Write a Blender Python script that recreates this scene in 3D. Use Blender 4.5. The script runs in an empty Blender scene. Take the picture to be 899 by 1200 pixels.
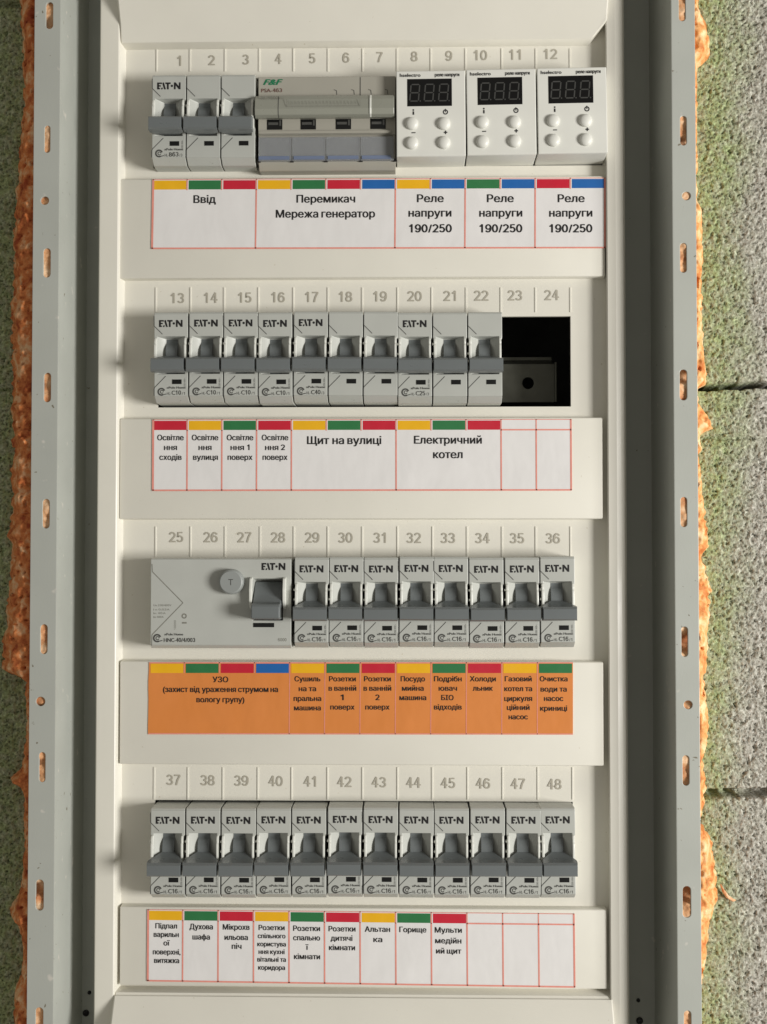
import bpy, bmesh, math, random
from mathutils import Vector, Matrix, Euler, noise

# ------------------------------------------------------------------ camera
sc = bpy.context.scene
COL = sc.collection
random.seed(7)
D = 600.0                      # mm from the camera to the plane of the breaker fronts
F_PX = 1422.0                  # focal length in photograph pixels (1200 px high)
PITCH, YAW, ROLL = math.radians(1.56), math.radians(1.25), math.radians(0.0)
cam_d = bpy.data.cameras.new('camera')
cam_d.sensor_fit = 'VERTICAL'
cam_d.sensor_height = 24.0
cam_d.sensor_width = 18.0
cam_d.lens = 24.0 * F_PX / 1200.0
cam_d.clip_start = 0.01
cam_d.clip_end = 50.0
cam = bpy.data.objects.new('camera', cam_d)
cam.location = (0, -D / 1000, 0)
cam.rotation_euler = Euler((math.pi / 2 + PITCH, ROLL, YAW), 'XYZ')
COL.objects.link(cam)
sc.camera = cam
CAM_R = cam.rotation_euler.to_matrix()

# ------------------------------------------------------------------ light
world = bpy.data.worlds.new('World')
sc.world = world
world.use_nodes = True
bg = world.node_tree.nodes['Background']
bg.inputs['Color'].default_value = (1.0, 0.945, 0.84, 1)
bg.inputs['Strength'].default_value = 0.235

def add_window_light(name, loc, sx, sy, power, color):
    l = bpy.data.lights.new(name, 'AREA')
    l.shape = 'RECTANGLE'
    l.size, l.size_y = sx, sy
    l.energy = power
    l.color = color
    o = bpy.data.objects.new(name, l)
    o.location = loc
    o.rotation_euler = (Vector((0, 0, 0)) - Vector(loc)).to_track_quat('-Z', 'Y').to_euler()
    COL.objects.link(o)
    return o
ELEV = math.radians(35)
add_window_light('window_light', (1.6 * math.cos(ELEV), -1.6 * math.sin(ELEV), -0.12), 0.44, 0.48, 29, (1.0, 0.975, 0.93))

sc.view_settings.view_transform = 'Standard'
sc.view_settings.look = 'None'
sc.view_settings.exposure = 0.0
sc.view_settings.gamma = 1.0
sc.render.engine = 'CYCLES'
sc.cycles.max_bounces = 8

# ------------------------------------------------------------------ coordinates
# right-handed working frame in mm: x to the right, y up, h out of the panel towards the viewer
def at(px, py, h=0.0):
    d = CAM_R @ Vector(((px - 449.5) / F_PX, -(py - 600.0) / F_PX, -1.0))
    t = (D - h) / d.y
    return (d.x * t, d.z * t)
def w2b(x, y, h):
    return Vector((x / 1000, -h / 1000, y / 1000))

# depth planes
H_FLOOR, H_LIP, H_LEDGE, H_FLANGE, H_GAP, H_WALL = -14.0, -7.5, -9.5, 11.0, -36.0, -7.0

# ------------------------------------------------------------------ materials
def s2l(c):
    c = c / 255
    return c / 12.92 if c <= 0.04045 else ((c + 0.055) / 1.055) ** 2.4
def rgb(r, g, b):
    return (s2l(r), s2l(g), s2l(b), 1)
def mat(name, color, rough=0.5, var=0.06, vscale=60, bump=0.0, bscale=1500, metallic=0.0, spec=0.5, detail=4):
    m = bpy.data.materials.new(name)
    m.use_nodes = True
    nt = m.node_tree
    b = nt.nodes['Principled BSDF']
    b.inputs['Roughness'].default_value = rough
    b.inputs['Metallic'].default_value = metallic
    b.inputs['Specular IOR Level'].default_value = spec
    tc = nt.nodes.new('ShaderNodeTexCoord')
    n = nt.nodes.new('ShaderNodeTexNoise')
    n.inputs['Scale'].default_value = vscale
    n.inputs['Detail'].default_value = detail
    nt.links.new(tc.outputs['Object'], n.inputs['Vector'])
    mr = nt.nodes.new('ShaderNodeMapRange')
    mr.inputs['From Min'].default_value, mr.inputs['From Max'].default_value = 0.25, 0.75
    mr.inputs['To Min'].default_value, mr.inputs['To Max'].default_value = 1 - var, 1 + var
    nt.links.new(n.outputs['Fac'], mr.inputs['Value'])
    mx = nt.nodes.new('ShaderNodeVectorMath')
    mx.operation = 'SCALE'
    mx.inputs[0].default_value = color[:3]
    nt.links.new(mr.outputs['Result'], mx.inputs['Scale'])
    nt.links.new(mx.outputs['Vector'], b.inputs['Base Color'])
    rr = nt.nodes.new('ShaderNodeMapRange')      # handling marks: gloss varies in soft patches
    n3 = nt.nodes.new('ShaderNodeTexNoise')
    n3.inputs['Scale'].default_value = vscale * 0.9
    n3.inputs['Detail'].default_value = 6
    nt.links.new(tc.outputs['Object'], n3.inputs['Vector'])
    rr.inputs['From Min'].default_value, rr.inputs['From Max'].default_value = 0.3, 0.7
    rr.inputs['To Min'].default_value, rr.inputs['To Max'].default_value = rough * 0.78, min(1, rough * 1.25)
    nt.links.new(n3.outputs['Fac'], rr.inputs['Value'])
    nt.links.new(rr.outputs['Result'], b.inputs['Roughness'])
    if bump:
        n2 = nt.nodes.new('ShaderNodeTexNoise')
        n2.inputs['Scale'].default_value = bscale
        n2.inputs['Detail'].default_value = 3
        nt.links.new(tc.outputs['Object'], n2.inputs['Vector'])
        bp = nt.nodes.new('ShaderNodeBump')
        bp.inputs['Strength'].default_value = bump
        bp.inputs['Distance'].default_value = 0.0004
        nt.links.new(n2.outputs['Fac'], bp.inputs['Height'])
        nt.links.new(bp.outputs['Normal'], b.inputs['Normal'])
    return m

M = {}
M['cover'] = mat('cream_plastic', rgb(227, 224, 213), 0.40, 0.035, 25, 0.06, 2500)
M['grey'] = mat('breaker_grey_plastic', rgb(186, 188, 182), 0.36, 0.03, 90, 0.10, 3000)
M['rim'] = mat('guide_rim_plastic', rgb(228, 229, 222), 0.28, 0.02, 90)
M['toggle'] = mat('dark_grey_plastic', rgb(110, 115, 116), 0.34, 0.04, 120, 0.12, 3000)
M['switch'] = mat('switch_grey_plastic', rgb(168, 165, 154), 0.38, 0.03, 60, 0.08, 2500)
M['switchbar'] = mat('switch_bar_plastic', rgb(148, 149, 138), 0.28, 0.03, 60)
M['white'] = mat('relay_white_plastic', rgb(224, 224, 217), 0.4, 0.02, 60, 0.05, 2500)
M['black'] = mat('black_plastic', rgb(14, 15, 15), 0.35, 0.1)
M['display'] = mat('display_glass', rgb(8, 8, 9), 0.12, 0.05)
M['segment'] = mat('unlit_segments', rgb(66, 66, 64), 0.5, 0.05)
M['ink'] = mat('black_ink', rgb(26, 25, 26), 0.7, 0.15, 900)
M['inkgrey'] = mat('grey_ink', rgb(74, 74, 71), 0.7, 0.12, 900)
M['inkfaint'] = mat('faint_ink', rgb(128, 127, 118), 0.7, 0.1, 900)
M['inkred'] = mat('red_brown_ink', rgb(116, 84, 76), 0.7, 0.1, 900)
M['inkgreen'] = mat('logo_green_ink', rgb(30, 120, 82), 0.6, 0.1, 900)
M['number'] = mat('slot_number_grey', rgb(176, 171, 157), 0.5, 0.05, 500)
M['paint'] = mat('light_grey_powder_coat', rgb(178, 181, 174), 0.42, 0.04, 35, 0.12, 1800)
def add_specks(m, color, scale, lo, hi):
    nt = m.node_tree
    b = nt.nodes['Principled BSDF']
    src = b.inputs['Base Color'].links[0].from_socket
    tc = nt.nodes.new('ShaderNodeTexCoord')
    n = nt.nodes.new('ShaderNodeTexNoise')
    n.inputs['Scale'].default_value = scale
    n.inputs['Detail'].default_value = 2
    nt.links.new(tc.outputs['Object'], n.inputs['Vector'])
    r = nt.nodes.new('ShaderNodeMapRange')
    r.inputs['From Min'].default_value, r.inputs['From Max'].default_value = lo, hi
    nt.links.new(n.outputs['Fac'], r.inputs['Value'])
    mx = nt.nodes.new('ShaderNodeMixRGB')
    mx.inputs['Color2'].default_value = color
    nt.links.new(r.outputs['Result'], mx.inputs['Fac'])
    nt.links.new(src, mx.inputs['Color1'])
    nt.links.new(mx.outputs['Color'], b.inputs['Base Color'])
add_specks(M['paint'], rgb(122, 116, 100), 330, 0.735, 0.77)
add_specks(M['paint'], rgb(206, 203, 194), 150, 0.69, 0.78)
add_specks(M['cover'], rgb(206, 199, 182), 420, 0.74, 0.80)
add_specks(M['grey'], rgb(150, 150, 142), 500, 0.73, 0.79)
M['steel'] = mat('galvanised_steel', rgb(92, 92, 84), 0.42, 0.14, 120, 0.05, 900, metallic=0.8)
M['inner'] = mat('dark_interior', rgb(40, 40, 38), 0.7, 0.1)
M['band_yellow'] = mat('yellow_band', rgb(238, 180, 18), 0.5, 0.05, 120)
M['band_green'] = mat('green_band', rgb(42, 116, 66), 0.5, 0.05, 120)
M['band_red'] = mat('red_band', rgb(198, 28, 52), 0.5, 0.05, 120)
M['band_blue'] = mat('blue_band', rgb(24, 98, 172), 0.5, 0.05, 120)
M['line_red'] = mat('coral_print_line', rgb(230, 148, 134), 0.6, 0.08, 300)

def paper_mat(name, color):
    m = mat(name, color, 0.55, 0.02, 60)
    nt = m.node_tree
    b = nt.nodes['Principled BSDF']
    tc = nt.nodes.new('ShaderNodeTexCoord')
    mp = nt.nodes.new('ShaderNodeMapping')
    mp.inputs['Scale'].default_value = (1.0, 1.0, 0.6)
    n = nt.nodes.new('ShaderNodeTexNoise')
    n.inputs['Scale'].default_value = 70
    n.inputs['Detail'].default_value = 2.5
    n.inputs['Distortion'].default_value = 0.15
    bp = nt.nodes.new('ShaderNodeBump')
    bp.inputs['Strength'].default_value = 0.2
    bp.inputs['Distance'].default_value = 0.002
    nt.links.new(tc.outputs['Object'], mp.inputs['Vector'])
    nt.links.new(mp.outputs['Vector'], n.inputs['Vector'])
    nt.links.new(n.outputs['Fac'], bp.inputs['Height'])
    nt.links.new(bp.outputs['Normal'], b.inputs['Normal'])
    return m
M['paper'] = paper_mat('white_label_paper', rgb(230, 228, 227))
M['paper_orange'] = paper_mat('orange_label_paper', rgb(222, 136, 66))

def clear_cover_mat():
    m = bpy.data.materials.new('bluish_clear_plastic')
    m.use_nodes = True
    b = m.node_tree.nodes['Principled BSDF']
    b.inputs['Base Color'].default_value = rgb(206, 209, 212)
    b.inputs['Roughness'].default_value = 0.07
    b.inputs['Transmission Weight'].default_value = 0.7
    b.inputs['IOR'].default_value = 1.4
    return m
M['clear'] = clear_cover_mat()

def ramp(nt, stops):
    r = nt.nodes.new('ShaderNodeValToRGB')
    e = r.color_ramp.elements
    e[0].position, e[0].color = stops[0]
    e[1].position, e[1].color = stops[-1]
    for p, c in stops[1:-1]:
        x = e.new(p)
        x.color = c
    return r

def wall_mat():
    m = bpy.data.materials.new('porous_concrete_block')
    m.use_nodes = True
    nt = m.node_tree
    b = nt.nodes['Principled BSDF']
    b.inputs['Roughness'].default_value = 0.95
    b.inputs['Specular IOR Level'].default_value = 0.15
    tc = nt.nodes.new('ShaderNodeTexCoord')
    L = nt.links.new
    n1 = nt.nodes.new('ShaderNodeTexNoise')
    n1.inputs['Scale'].default_value = 760
    n1.inputs['Detail'].default_value = 3
    L(tc.outputs['Object'], n1.inputs['Vector'])
    r1 = ramp(nt, [(0.30, rgb(96, 93, 84)), (0.42, rgb(166, 163, 152)), (0.58, rgb(184, 181, 171)), (0.72, rgb(222, 219, 210))])
    L(n1.outputs['Fac'], r1.inputs['Fac'])
    v = nt.nodes.new('ShaderNodeTexVoronoi')
    v.inputs['Scale'].default_value = 330
    L(tc.outputs['Object'], v.inputs['Vector'])
    rv = ramp(nt, [(0.10, (0.50, 0.49, 0.46, 1)), (0.30, (1, 1, 1, 1))])
    L(v.outputs['Distance'], rv.inputs['Fac'])
    mul = nt.nodes.new('ShaderNodeMixRGB')
    mul.blend_type = 'MULTIPLY'
    mul.inputs['Fac'].default_value = 0.55
    L(r1.outputs['Color'], mul.inputs['Color1'])
    L(rv.outputs['Color'], mul.inputs['Color2'])
    # green primer stain that was brushed round the opening
    sep = nt.nodes.new('ShaderNodeSeparateXYZ')
    L(tc.outputs['Object'], sep.inputs['Vector'])
    ab = nt.nodes.new('ShaderNodeMath'); ab.operation = 'ABSOLUTE'
    L(sep.outputs['X'], ab.inputs[0])
    n2 = nt.nodes.new('ShaderNodeTexNoise')
    n2.inputs['Scale'].default_value = 28
    n2.inputs['Detail'].default_value = 5
    n2.inputs['Roughness'].default_value = 0.7
    L(tc.outputs['Object'], n2.inputs['Vector'])
    wob = nt.nodes.new('ShaderNodeMath'); wob.operation = 'MULTIPLY_ADD'
    wob.inputs[1].default_value = -0.042
    L(n2.outputs['Fac'], wob.inputs[0]); L(ab.outputs[0], wob.inputs[2])
    # reach of the stain grows a little towards the top of the wall
    tilt = nt.nodes.new('ShaderNodeMath'); tilt.operation = 'MULTIPLY_ADD'
    tilt.inputs[1].default_value = -0.022
    L(sep.outputs['Z'], tilt.inputs[0]); L(wob.outputs[0], tilt.inputs[2])
    mk = nt.nodes.new('ShaderNodeMapRange')
    mk.interpolation_type = 'SMOOTHSTEP'
    mk.inputs['From Min'].default_value, mk.inputs['From Max'].default_value = EDGE_R - 0.012, EDGE_R + 0.016
    mk.inputs['To Min'].default_value, mk.inputs['To Max'].default_value = 1.0, 0.0
    L(tilt.outputs[0], mk.inputs['Value'])
    left = nt.nodes.new('ShaderNodeMath'); left.operation = 'LESS_THAN'
    left.inputs[1].default_value = 0.0
    L(sep.outputs['X'], left.inputs[0])
    mxm = nt.nodes.new('ShaderNodeMath'); mxm.operation = 'MAXIMUM'
    lm = nt.nodes.new('ShaderNodeMath'); lm.operation = 'MULTIPLY'; lm.inputs[1].default_value = 1.0
    L(left.outputs[0], lm.inputs[0])
    L(mk.outputs['Result'], mxm.inputs[0]); L(lm.outputs[0], mxm.inputs[1])
    n3 = nt.nodes.new('ShaderNodeTexNoise')
    n3.inputs['Scale'].default_value = 240
    L(tc.outputs['Object'], n3.inputs['Vector'])
    r3 = ramp(nt, [(0.38, (0.62, 0.62, 0.62, 1)), (0.62, (1, 1, 1, 1))])
    L(n3.outputs['Fac'], r3.inputs['Fac'])
    mm = nt.nodes.new('ShaderNodeMath'); mm.operation = 'MULTIPLY'
    L(mxm.outputs[0], mm.inputs[0]); L(r3.outputs['Color'], mm.inputs[1])
    mix = nt.nodes.new('ShaderNodeMixRGB')
    mix.blend_type = 'MULTIPLY'
    L(mm.outputs[0], mix.inputs['Fac'])
    L(mul.outputs['Color'], mix.inputs['Color1'])
    mix.inputs['Color2'].default_value = (0.76, 0.93, 0.53, 1)
    L(mix.outputs['Color'], b.inputs['Base Color'])
    bp = nt.nodes.new('ShaderNodeBump')
    bp.inputs['Strength'].default_value = 0.7
    bp.inputs['Distance'].default_value = 0.0012
    L(n1.outputs['Fac'], bp.inputs['Height'])
    L(bp.outputs['Normal'], b.inputs['Normal'])
    return m

def foam_mat(name, dark, mid, light):
    m = bpy.data.materials.new(name)
    m.use_nodes = True
    nt = m.node_tree
    b = nt.nodes['Principled BSDF']
    b.inputs['Roughness'].default_value = 0.75
    b.inputs['Subsurface Weight'].default_value = 0.0
    tc = nt.nodes.new('ShaderNodeTexCoord')
    L = nt.links.new
    n1 = nt.nodes.new('ShaderNodeTexNoise')
    n1.inputs['Scale'].default_value = 120
    n1.inputs['Detail'].default_value = 6
    n1.inputs['Roughness'].default_value = 0.65
    L(tc.outputs['Object'], n1.inputs['Vector'])
    r1 = ramp(nt, [(0.36, dark), (0.5, mid), (0.64, light)])
    L(n1.outputs['Fac'], r1.inputs['Fac'])
    L(r1.outputs['Color'], b.inputs['Base Color'])
    v = nt.nodes.new('ShaderNodeTexVoronoi')
    v.inputs['Scale'].default_value = 420
    L(tc.outputs['Object'], v.inputs['Vector'])
    bp = nt.nodes.new('ShaderNodeBump')
    bp.inputs['Strength'].default_value = 0.4
    bp.inputs['Distance'].default_value = 0.001
    L(v.outputs['Distance'], bp.inputs['Height'])
    L(bp.outputs['Normal'], b.inputs['Normal'])
    return m
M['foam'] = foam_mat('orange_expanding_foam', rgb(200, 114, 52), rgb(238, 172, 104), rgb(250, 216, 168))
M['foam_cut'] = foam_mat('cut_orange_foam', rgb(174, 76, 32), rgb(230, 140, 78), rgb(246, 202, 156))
M['foam_flange'] = foam_mat('foam_skin_in_slots', rgb(190, 120, 76), rgb(226, 170, 122), rgb(244, 208, 170))

# ------------------------------------------------------------------ mesh builder
class MB:
    def __init__(s):
        s.v, s.f = [], []
    def add(s, pts, faces):
        o = len(s.v)
        s.v += [tuple(p) for p in pts]
        s.f += [tuple(i + o for i in f) for f in faces]
        return s
    def box(s, x0, x1, y0, y1, h0, h1):
        p = [(x, y, h) for h in (h0, h1) for y in (y0, y1) for x in (x0, x1)]
        return s.add(p, [(0, 1, 3, 2), (4, 6, 7, 5), (0, 4, 5, 1), (2, 3, 7, 6), (0, 2, 6, 4), (1, 5, 7, 3)])
    def loft(s, rings, cap0=True, cap1=True):
        n = len(rings[0])
        pts = [p for r in rings for p in r]
        fs = []
        for k in range(len(rings) - 1):
            for i in range(n):
                j = (i + 1) % n
                fs.append((k * n + i, k * n + j, (k + 1) * n + j, (k + 1) * n + i))
        if cap0: fs.append(tuple(range(n - 1, -1, -1)))
        if cap1: fs.append(tuple((len(rings) - 1) * n + i for i in range(n)))
        return s.add(pts, fs)
    def prism_x(s, prof, x0, x1):            # profile of (y, h) points extruded along x
        return s.loft([[(x0, y, h) for y, h in prof], [(x1, y, h) for y, h in prof]])
    def prism_y(s, prof, y0, y1):            # profile of (x, h) points extruded along y
        return s.loft([[(x, y0, h) for x, h in prof], [(x, y1, h) for x, h in prof]])
    def slab(s, poly, h0, h1):
        return s.loft([[(x, y, h0) for x, y in poly], [(x, y, h1) for x, y in poly]])
    def flat(s, poly, h):
        return s.add([(x, y, h) for x, y in poly], [tuple(range(len(poly)))])
    def rect(s, x0, x1, y0, y1, h):
        return s.flat([(x0, y0), (x1, y0), (x1, y1), (x0, y1)], h)
    def line(s, pts, w, h):
        for (ax, ay), (bx, by) in zip(pts, pts[1:]):
            dx, dy = bx - ax, by - ay
            l = math.hypot(dx, dy) or 1
            nx, ny = -dy / l * w / 2, dx / l * w / 2
            s.flat([(ax - nx, ay - ny), (bx - nx, by - ny), (bx + nx, by + ny), (ax + nx, ay + ny)], h)
        return s
    def ring(s, cx, cy, r0, r1, h, a0=0, a1=360, n=28):
        pts, fs = [], []
        for i in range(n + 1):
            a = math.radians(a0 + (a1 - a0) * i / n)
            pts += [(cx + r0 * math.cos(a), cy + r0 * math.sin(a), h), (cx + r1 * math.cos(a), cy + r1 * math.sin(a), h)]
        for i in range(n):
            fs.append((2 * i, 2 * i + 1, 2 * i + 3, 2 * i + 2))
        return s.add(pts, fs)
    def disc(s, cx, cy, r, h, n=16):
        return s.flat([(cx + r * math.cos(2 * math.pi * i / n), cy + r * math.sin(2 * math.pi * i / n)) for i in range(n)], h)
    def lathe(s, cx, cy, prof, n=28):        # profile of (r, h) points about the axis towards the viewer
        return s.loft([[(cx + r * math.cos(2 * math.pi * i / n), cy + r * math.sin(2 * math.pi * i / n), h) for i in range(n)] for r, h in prof])
    def plate(s, outer, holes, h0, h1):
        bm = bmesh.new()
        loops = []
        for lp in [outer] + holes:
            vs = [bm.verts.new((x, y, 0)) for x, y in lp]
            for i in range(len(vs)):
                bm.edges.new((vs[i], vs[(i + 1) % len(vs)]))
            loops.append(vs)
        bm.verts.index_update()
        bmesh.ops.triangle_fill(bm, edges=bm.edges[:], use_beauty=True)
        bm.verts.index_update()
        n = len(bm.verts)
        pts = [(v.co.x, v.co.y, h1) for v in bm.verts] + [(v.co.x, v.co.y, h0) for v in bm.verts]
        fs = []
        for f in bm.faces:
            ids = [v.index for v in f.verts]
            fs.append(tuple(ids))
            fs.append(tuple(i + n for i in reversed(ids)))
        for vs in loops:
            for i in range(len(vs)):
                a, b = vs[i].index, vs[(i + 1) % len(vs)].index
                fs.append((a, b, b + n, a + n))
        bm.free()
        return s.add(pts, fs)
    def text(s, body, x, y, cap, h, align='C', width=None, bold=0.0, squeeze=0.92, rot=0.0, shear=0.0):
        vs, fs, w, capu = glyphs(body, bold, shear)
        sy = cap / capu
        sx = sy * squeeze if width is None else width / w
        off = {'C': -w / 2, 'L': 0.0, 'R': -w}[align]
        c, t = math.cos(rot), math.sin(rot)
        if bold > 0:                     # heavier print: the same letters struck again a hair to each side
            e = bold * cap * 1.4
            for k, (ex, ey) in enumerate(((-e, 0), (e, 0), (0, e * .6))):
                s.add([(x + ex + (vx + off) * sx * c - vy * sy * t, y + ey + (vx + off) * sx * t + vy * sy * c, h + dz + 0.03 * (k + 1)) for vx, vy, dz in vs], fs)
        return s.add([(x + (vx + off) * sx * c - vy * sy * t, y + (vx + off) * sx * t + vy * sy * c, h + dz) for vx, vy, dz in vs], fs)
    def build(s, name, material, parent=None, origin=(0, 0, 0), bevel=0.0, seg=2, sharp=15, link=True):
        me = bpy.data.meshes.new(name)
        bm = bmesh.new()
        ox, oy, oh = origin
        vs = [bm.verts.new(w2b(x - ox, y - oy, h - oh)) for x, y, h in s.v]
        for f in s.f:
            try: bm.faces.new([vs[i] for i in f])
            except ValueError: pass
        bmesh.ops.recalc_face_normals(bm, faces=bm.faces[:])
        if bevel:
            es = [e for e in bm.edges if len(e.link_faces) == 2 and e.calc_face_angle(0) > math.radians(32)]
            bmesh.ops.bevel(bm, geom=es, offset=bevel / 1000, segments=seg, affect='EDGES', clamp_overlap=True, profile=0.5)
        for f in bm.faces: f.smooth = True
        bm.to_mesh(me)
        bm.free()
        me.set_sharp_from_angle(angle=math.radians(sharp))
        # sheets of print must face the viewer
        me.materials.append(material)
        o = bpy.data.objects.new(name, me)
        if link: COL.objects.link(o)
        if parent: o.parent = parent
        else: o.location = w2b(*origin)
        return o

_cache = {}
def arc(cx, cy, rx, ry, a0, a1, n=12):
    return [(cx + rx * math.cos(math.radians(a0 + (a1 - a0) * i / n)), cy + ry * math.sin(math.radians(a0 + (a1 - a0) * i / n))) for i in range(n + 1)]
def digit_strokes(ch, t):
    h, w = 0.728 - t, 0.46 - t            # centre-line box
    m, cx = h / 2, w / 2
    P = {'0': [arc(cx, m, cx, m, 90, 450, 24)],
         '1': [[(cx - 0.14, h - 0.15), (cx + 0.02, h - 0.03), (cx + 0.045, h + t / 2)], [(cx + 0.045, -t / 2), (cx + 0.045, h + t / 2)]],
         '2': [arc(cx, h * 0.72, cx, h * 0.28, 165, -35, 12) + [(0.03, 0.0)], [(0 - t * .2, 0), (w + t / 2, 0)]],
         '3': [arc(cx, h * 0.755, cx * .92, h * 0.245, 160, -90, 12), arc(cx, h * 0.255, cx, h * 0.255, 90, -160, 14)],
         '4': [[(w * .78, h + t / 2), (0, h * 0.27), (w + t * .6, h * 0.27)], [(w * .76, -t / 2), (w * .76, h + t / 2)]],
         '5': [[(w * .95, h), (w * .18, h), (0.04, h * .48)] + arc(cx, h * .31, cx, h * .31, 135, -155, 14)],
         '6': [arc(cx, h * .31, cx, h * .31, 90, 450, 20), arc(cx + 0.02, h * .5, cx + 0.02, h * .5, 40, 185, 12) + [(0, h * .33)]],
         '7': [[(-t * .2, h), (w + t * .2, h)], [(w, h), (w * .55, h * .5), (w * .3, -t / 2)]],
         '8': [arc(cx, h * .755, cx * .86, h * .245, 90, 450, 18), arc(cx, h * .26, cx, h * .26, 90, 450, 18)],
         '9': [arc(cx, h * .69, cx, h * .31, 90, 450, 20), arc(cx - 0.02, h * .5, cx + 0.02, h * .5, -140, 5, 12) + [(w, h * .67)]]}[ch]
    return [[(x + t / 2, y + t / 2) for x, y in p] for p in P]
def stroke_mesh(p, t, vs, fs, ox, dz):
    o, n = len(vs), len(p)
    closed = math.hypot(p[0][0] - p[-1][0], p[0][1] - p[-1][1]) < 1e-5
    for i, (x, y) in enumerate(p):
        a = p[i - 1] if i else (p[-2] if closed else p[0])
        c = p[i + 1] if i < n - 1 else (p[1] if closed else p[-1])
        dx, dy = c[0] - a[0], c[1] - a[1]
        l = math.hypot(dx, dy) or 1
        nx, ny = -dy / l * t / 2, dx / l * t / 2
        vs += [(x - nx + ox, y - ny, dz), (x + nx + ox, y + ny, dz)]
    for i in range(n - 1):
        fs.append((o + 2 * i, o + 2 * i + 2, o + 2 * i + 3, o + 2 * i + 1))
from mathutils.geometry import delaunay_2d_cdt
def font_run(body, bold, shear):
    c = bpy.data.curves.new('lettering', 'FONT')
    c.body, c.offset, c.shear, c.resolution_u, c.fill_mode = body, bold, shear, 3, 'NONE'
    o = bpy.data.objects.new('lettering', c)
    me = bpy.data.meshes.new_from_object(o)
    pv = [Vector((v.co.x, v.co.y)) for v in me.vertices]
    pe = [tuple(e.vertices) for e in me.edges]
    bpy.data.objects.remove(o); bpy.data.curves.remove(c); bpy.data.meshes.remove(me)
    r = delaunay_2d_cdt(pv, pe, [], 0, 1e-5)
    def inside(cx, cy):                  # even-odd test against the outline
        k = False
        for a, b in pe:
            ay, by = pv[a].y, pv[b].y
            if (ay > cy) != (by > cy) and cx < pv[a].x + (cy - ay) / (by - ay) * (pv[b].x - pv[a].x): k = not k
        return k
    V = r[0]
    fs = [tuple(f) for f in r[2] if inside(sum(V[i].x for i in f) / len(f), sum(V[i].y for i in f) / len(f))]
    return [(v.x, v.y) for v in V], fs
def glyphs(body, bold, shear):
    key = (body, bold, shear)
    if key in _cache: return _cache[key]
    runs, vs, fs, x = [], [], [], 0.0
    for ch in body:
        k = 'd' if ch in '0123456789' else ' ' if ch == ' ' else 't'
        if runs and runs[-1][0] == k: runs[-1][1] += ch
        else: runs.append([k, ch])
    t = 0.09
    for k, r in runs:
        if k == ' ': x += 0.27 * len(r)
        elif k == 'd':
            for ch in r:
                for q, p in enumerate(digit_strokes(ch, t)): stroke_mesh(p, t, vs, fs, x + 0.03, 0.012 * q)
                x += 0.545
        else:
            rv, rf = font_run(r, 0.0, shear)
            x0 = min(v[0] for v in rv); x1 = max(v[0] for v in rv)
            o = len(vs)
            vs += [(a - x0 + x + 0.03, b_, 0.0) for a, b_ in rv]
            fs += [tuple(i + o for i in f) for f in rf]
            x += x1 - x0 + 0.07
    x0 = min(v[0] for v in vs); x1 = max(v[0] for v in vs)
    _cache[key] = ([(a - x0, b_, z_) for a, b_, z_ in vs], fs, x1 - x0, 0.728)
    return _cache[key]

def tag(o, label=None, cat=None, group=None, kind=None):
    if label: o['label'] = label
    if cat: o['category'] = cat
    if group: o['group'] = group
    if kind: o['kind'] = kind
    return o
def thing(name, x, y, h, label, cat, group=None):
    o = bpy.data.objects.new(name, None)
    o.empty_display_size = 0.01
    o.location = w2b(x, y, h)
    COL.objects.link(o)
    return tag(o, label, cat, group)
def copy_tree(o, parent=None):
    c = o.copy()
    COL.objects.link(c)
    if parent: c.parent = parent
    for ch in [x for x in bpy.data.objects if x.parent == o]:
        copy_tree(ch, c)
    return c
PX = lambda px, h=0.0: at(px, 640, h)[0]         # world x of a pixel column, world y of a pixel row
PY = lambda py, h=0.0: at(430, py, h)[1]
YTOP, YBOT = PY(0, 14) + 110, PY(1200, 14) - 110

# ------------------------------------------------------------------ enclosure: flanges, side walls, back, rail
EDGE_L = at(36, 600, H_FLANGE)[0]; EDGE_R_MM = at(818.5, 600, H_FLANGE)[0]
EDGE_R = EDGE_R_MM / 1000
IN_L = at(66.5, 600, H_FLANGE)[0]; IN_R = at(790.5, 600, H_FLANGE)[0]
M['wall'] = wall_mat()
def capsule(cx, cy, w, l, n=8):
    pts = []
    r = w / 2
    for k, (sy, a0) in enumerate(((1, 0), (-1, math.pi))):
        for i in range(n + 1):
            a = a0 + math.pi * i / n
            pts.append((cx + r * math.cos(a), cy + sy * max(l / 2 - r, 0) + r * math.sin(a)))
    if l <= w:
        return [(cx + r * math.cos(2 * math.pi * i / 16), cy + r * math.sin(2 * math.pi * i / 16)) for i in range(16)]
    return pts
cab = thing('enclosure_box', at(430, 600, H_GAP)[0], 0, H_GAP,
            'light grey steel enclosure recessed in the wall with slotted flanges', 'enclosure')
co = (at(430, 600, H_GAP)[0], 0, H_GAP)
def flange(x0, x1, slots, name='mounting_flange'):
    holes = []
    for px, py, w, l in slots:
        x, y = at(px, py, H_FLANGE)
        holes.append(capsule(x, y, w, l))
    b = MB()
    b.plate([(x0, YBOT), (x1, YBOT), (x1, YTOP), (x0, YTOP)], holes, H_FLANGE - 1.3, H_FLANGE)
    return b
SL = [(58, 18, 3.6, 13.5), (55.5, 163, 2.9, 13.5), (52.5, 235, 4.2, 0), (55, 308, 3.6, 14.5), (55.5, 454, 3.5, 14.5),
      (54, 602, 3.5, 14.5), (51.5, 749, 3.5, 14.5), (47.5, 822, 4.6, 0), (49.5, 899, 3.1, 14.5), (46.5, 1049, 3.9, 15), (46, 1199, 3.8, 15)]
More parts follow.
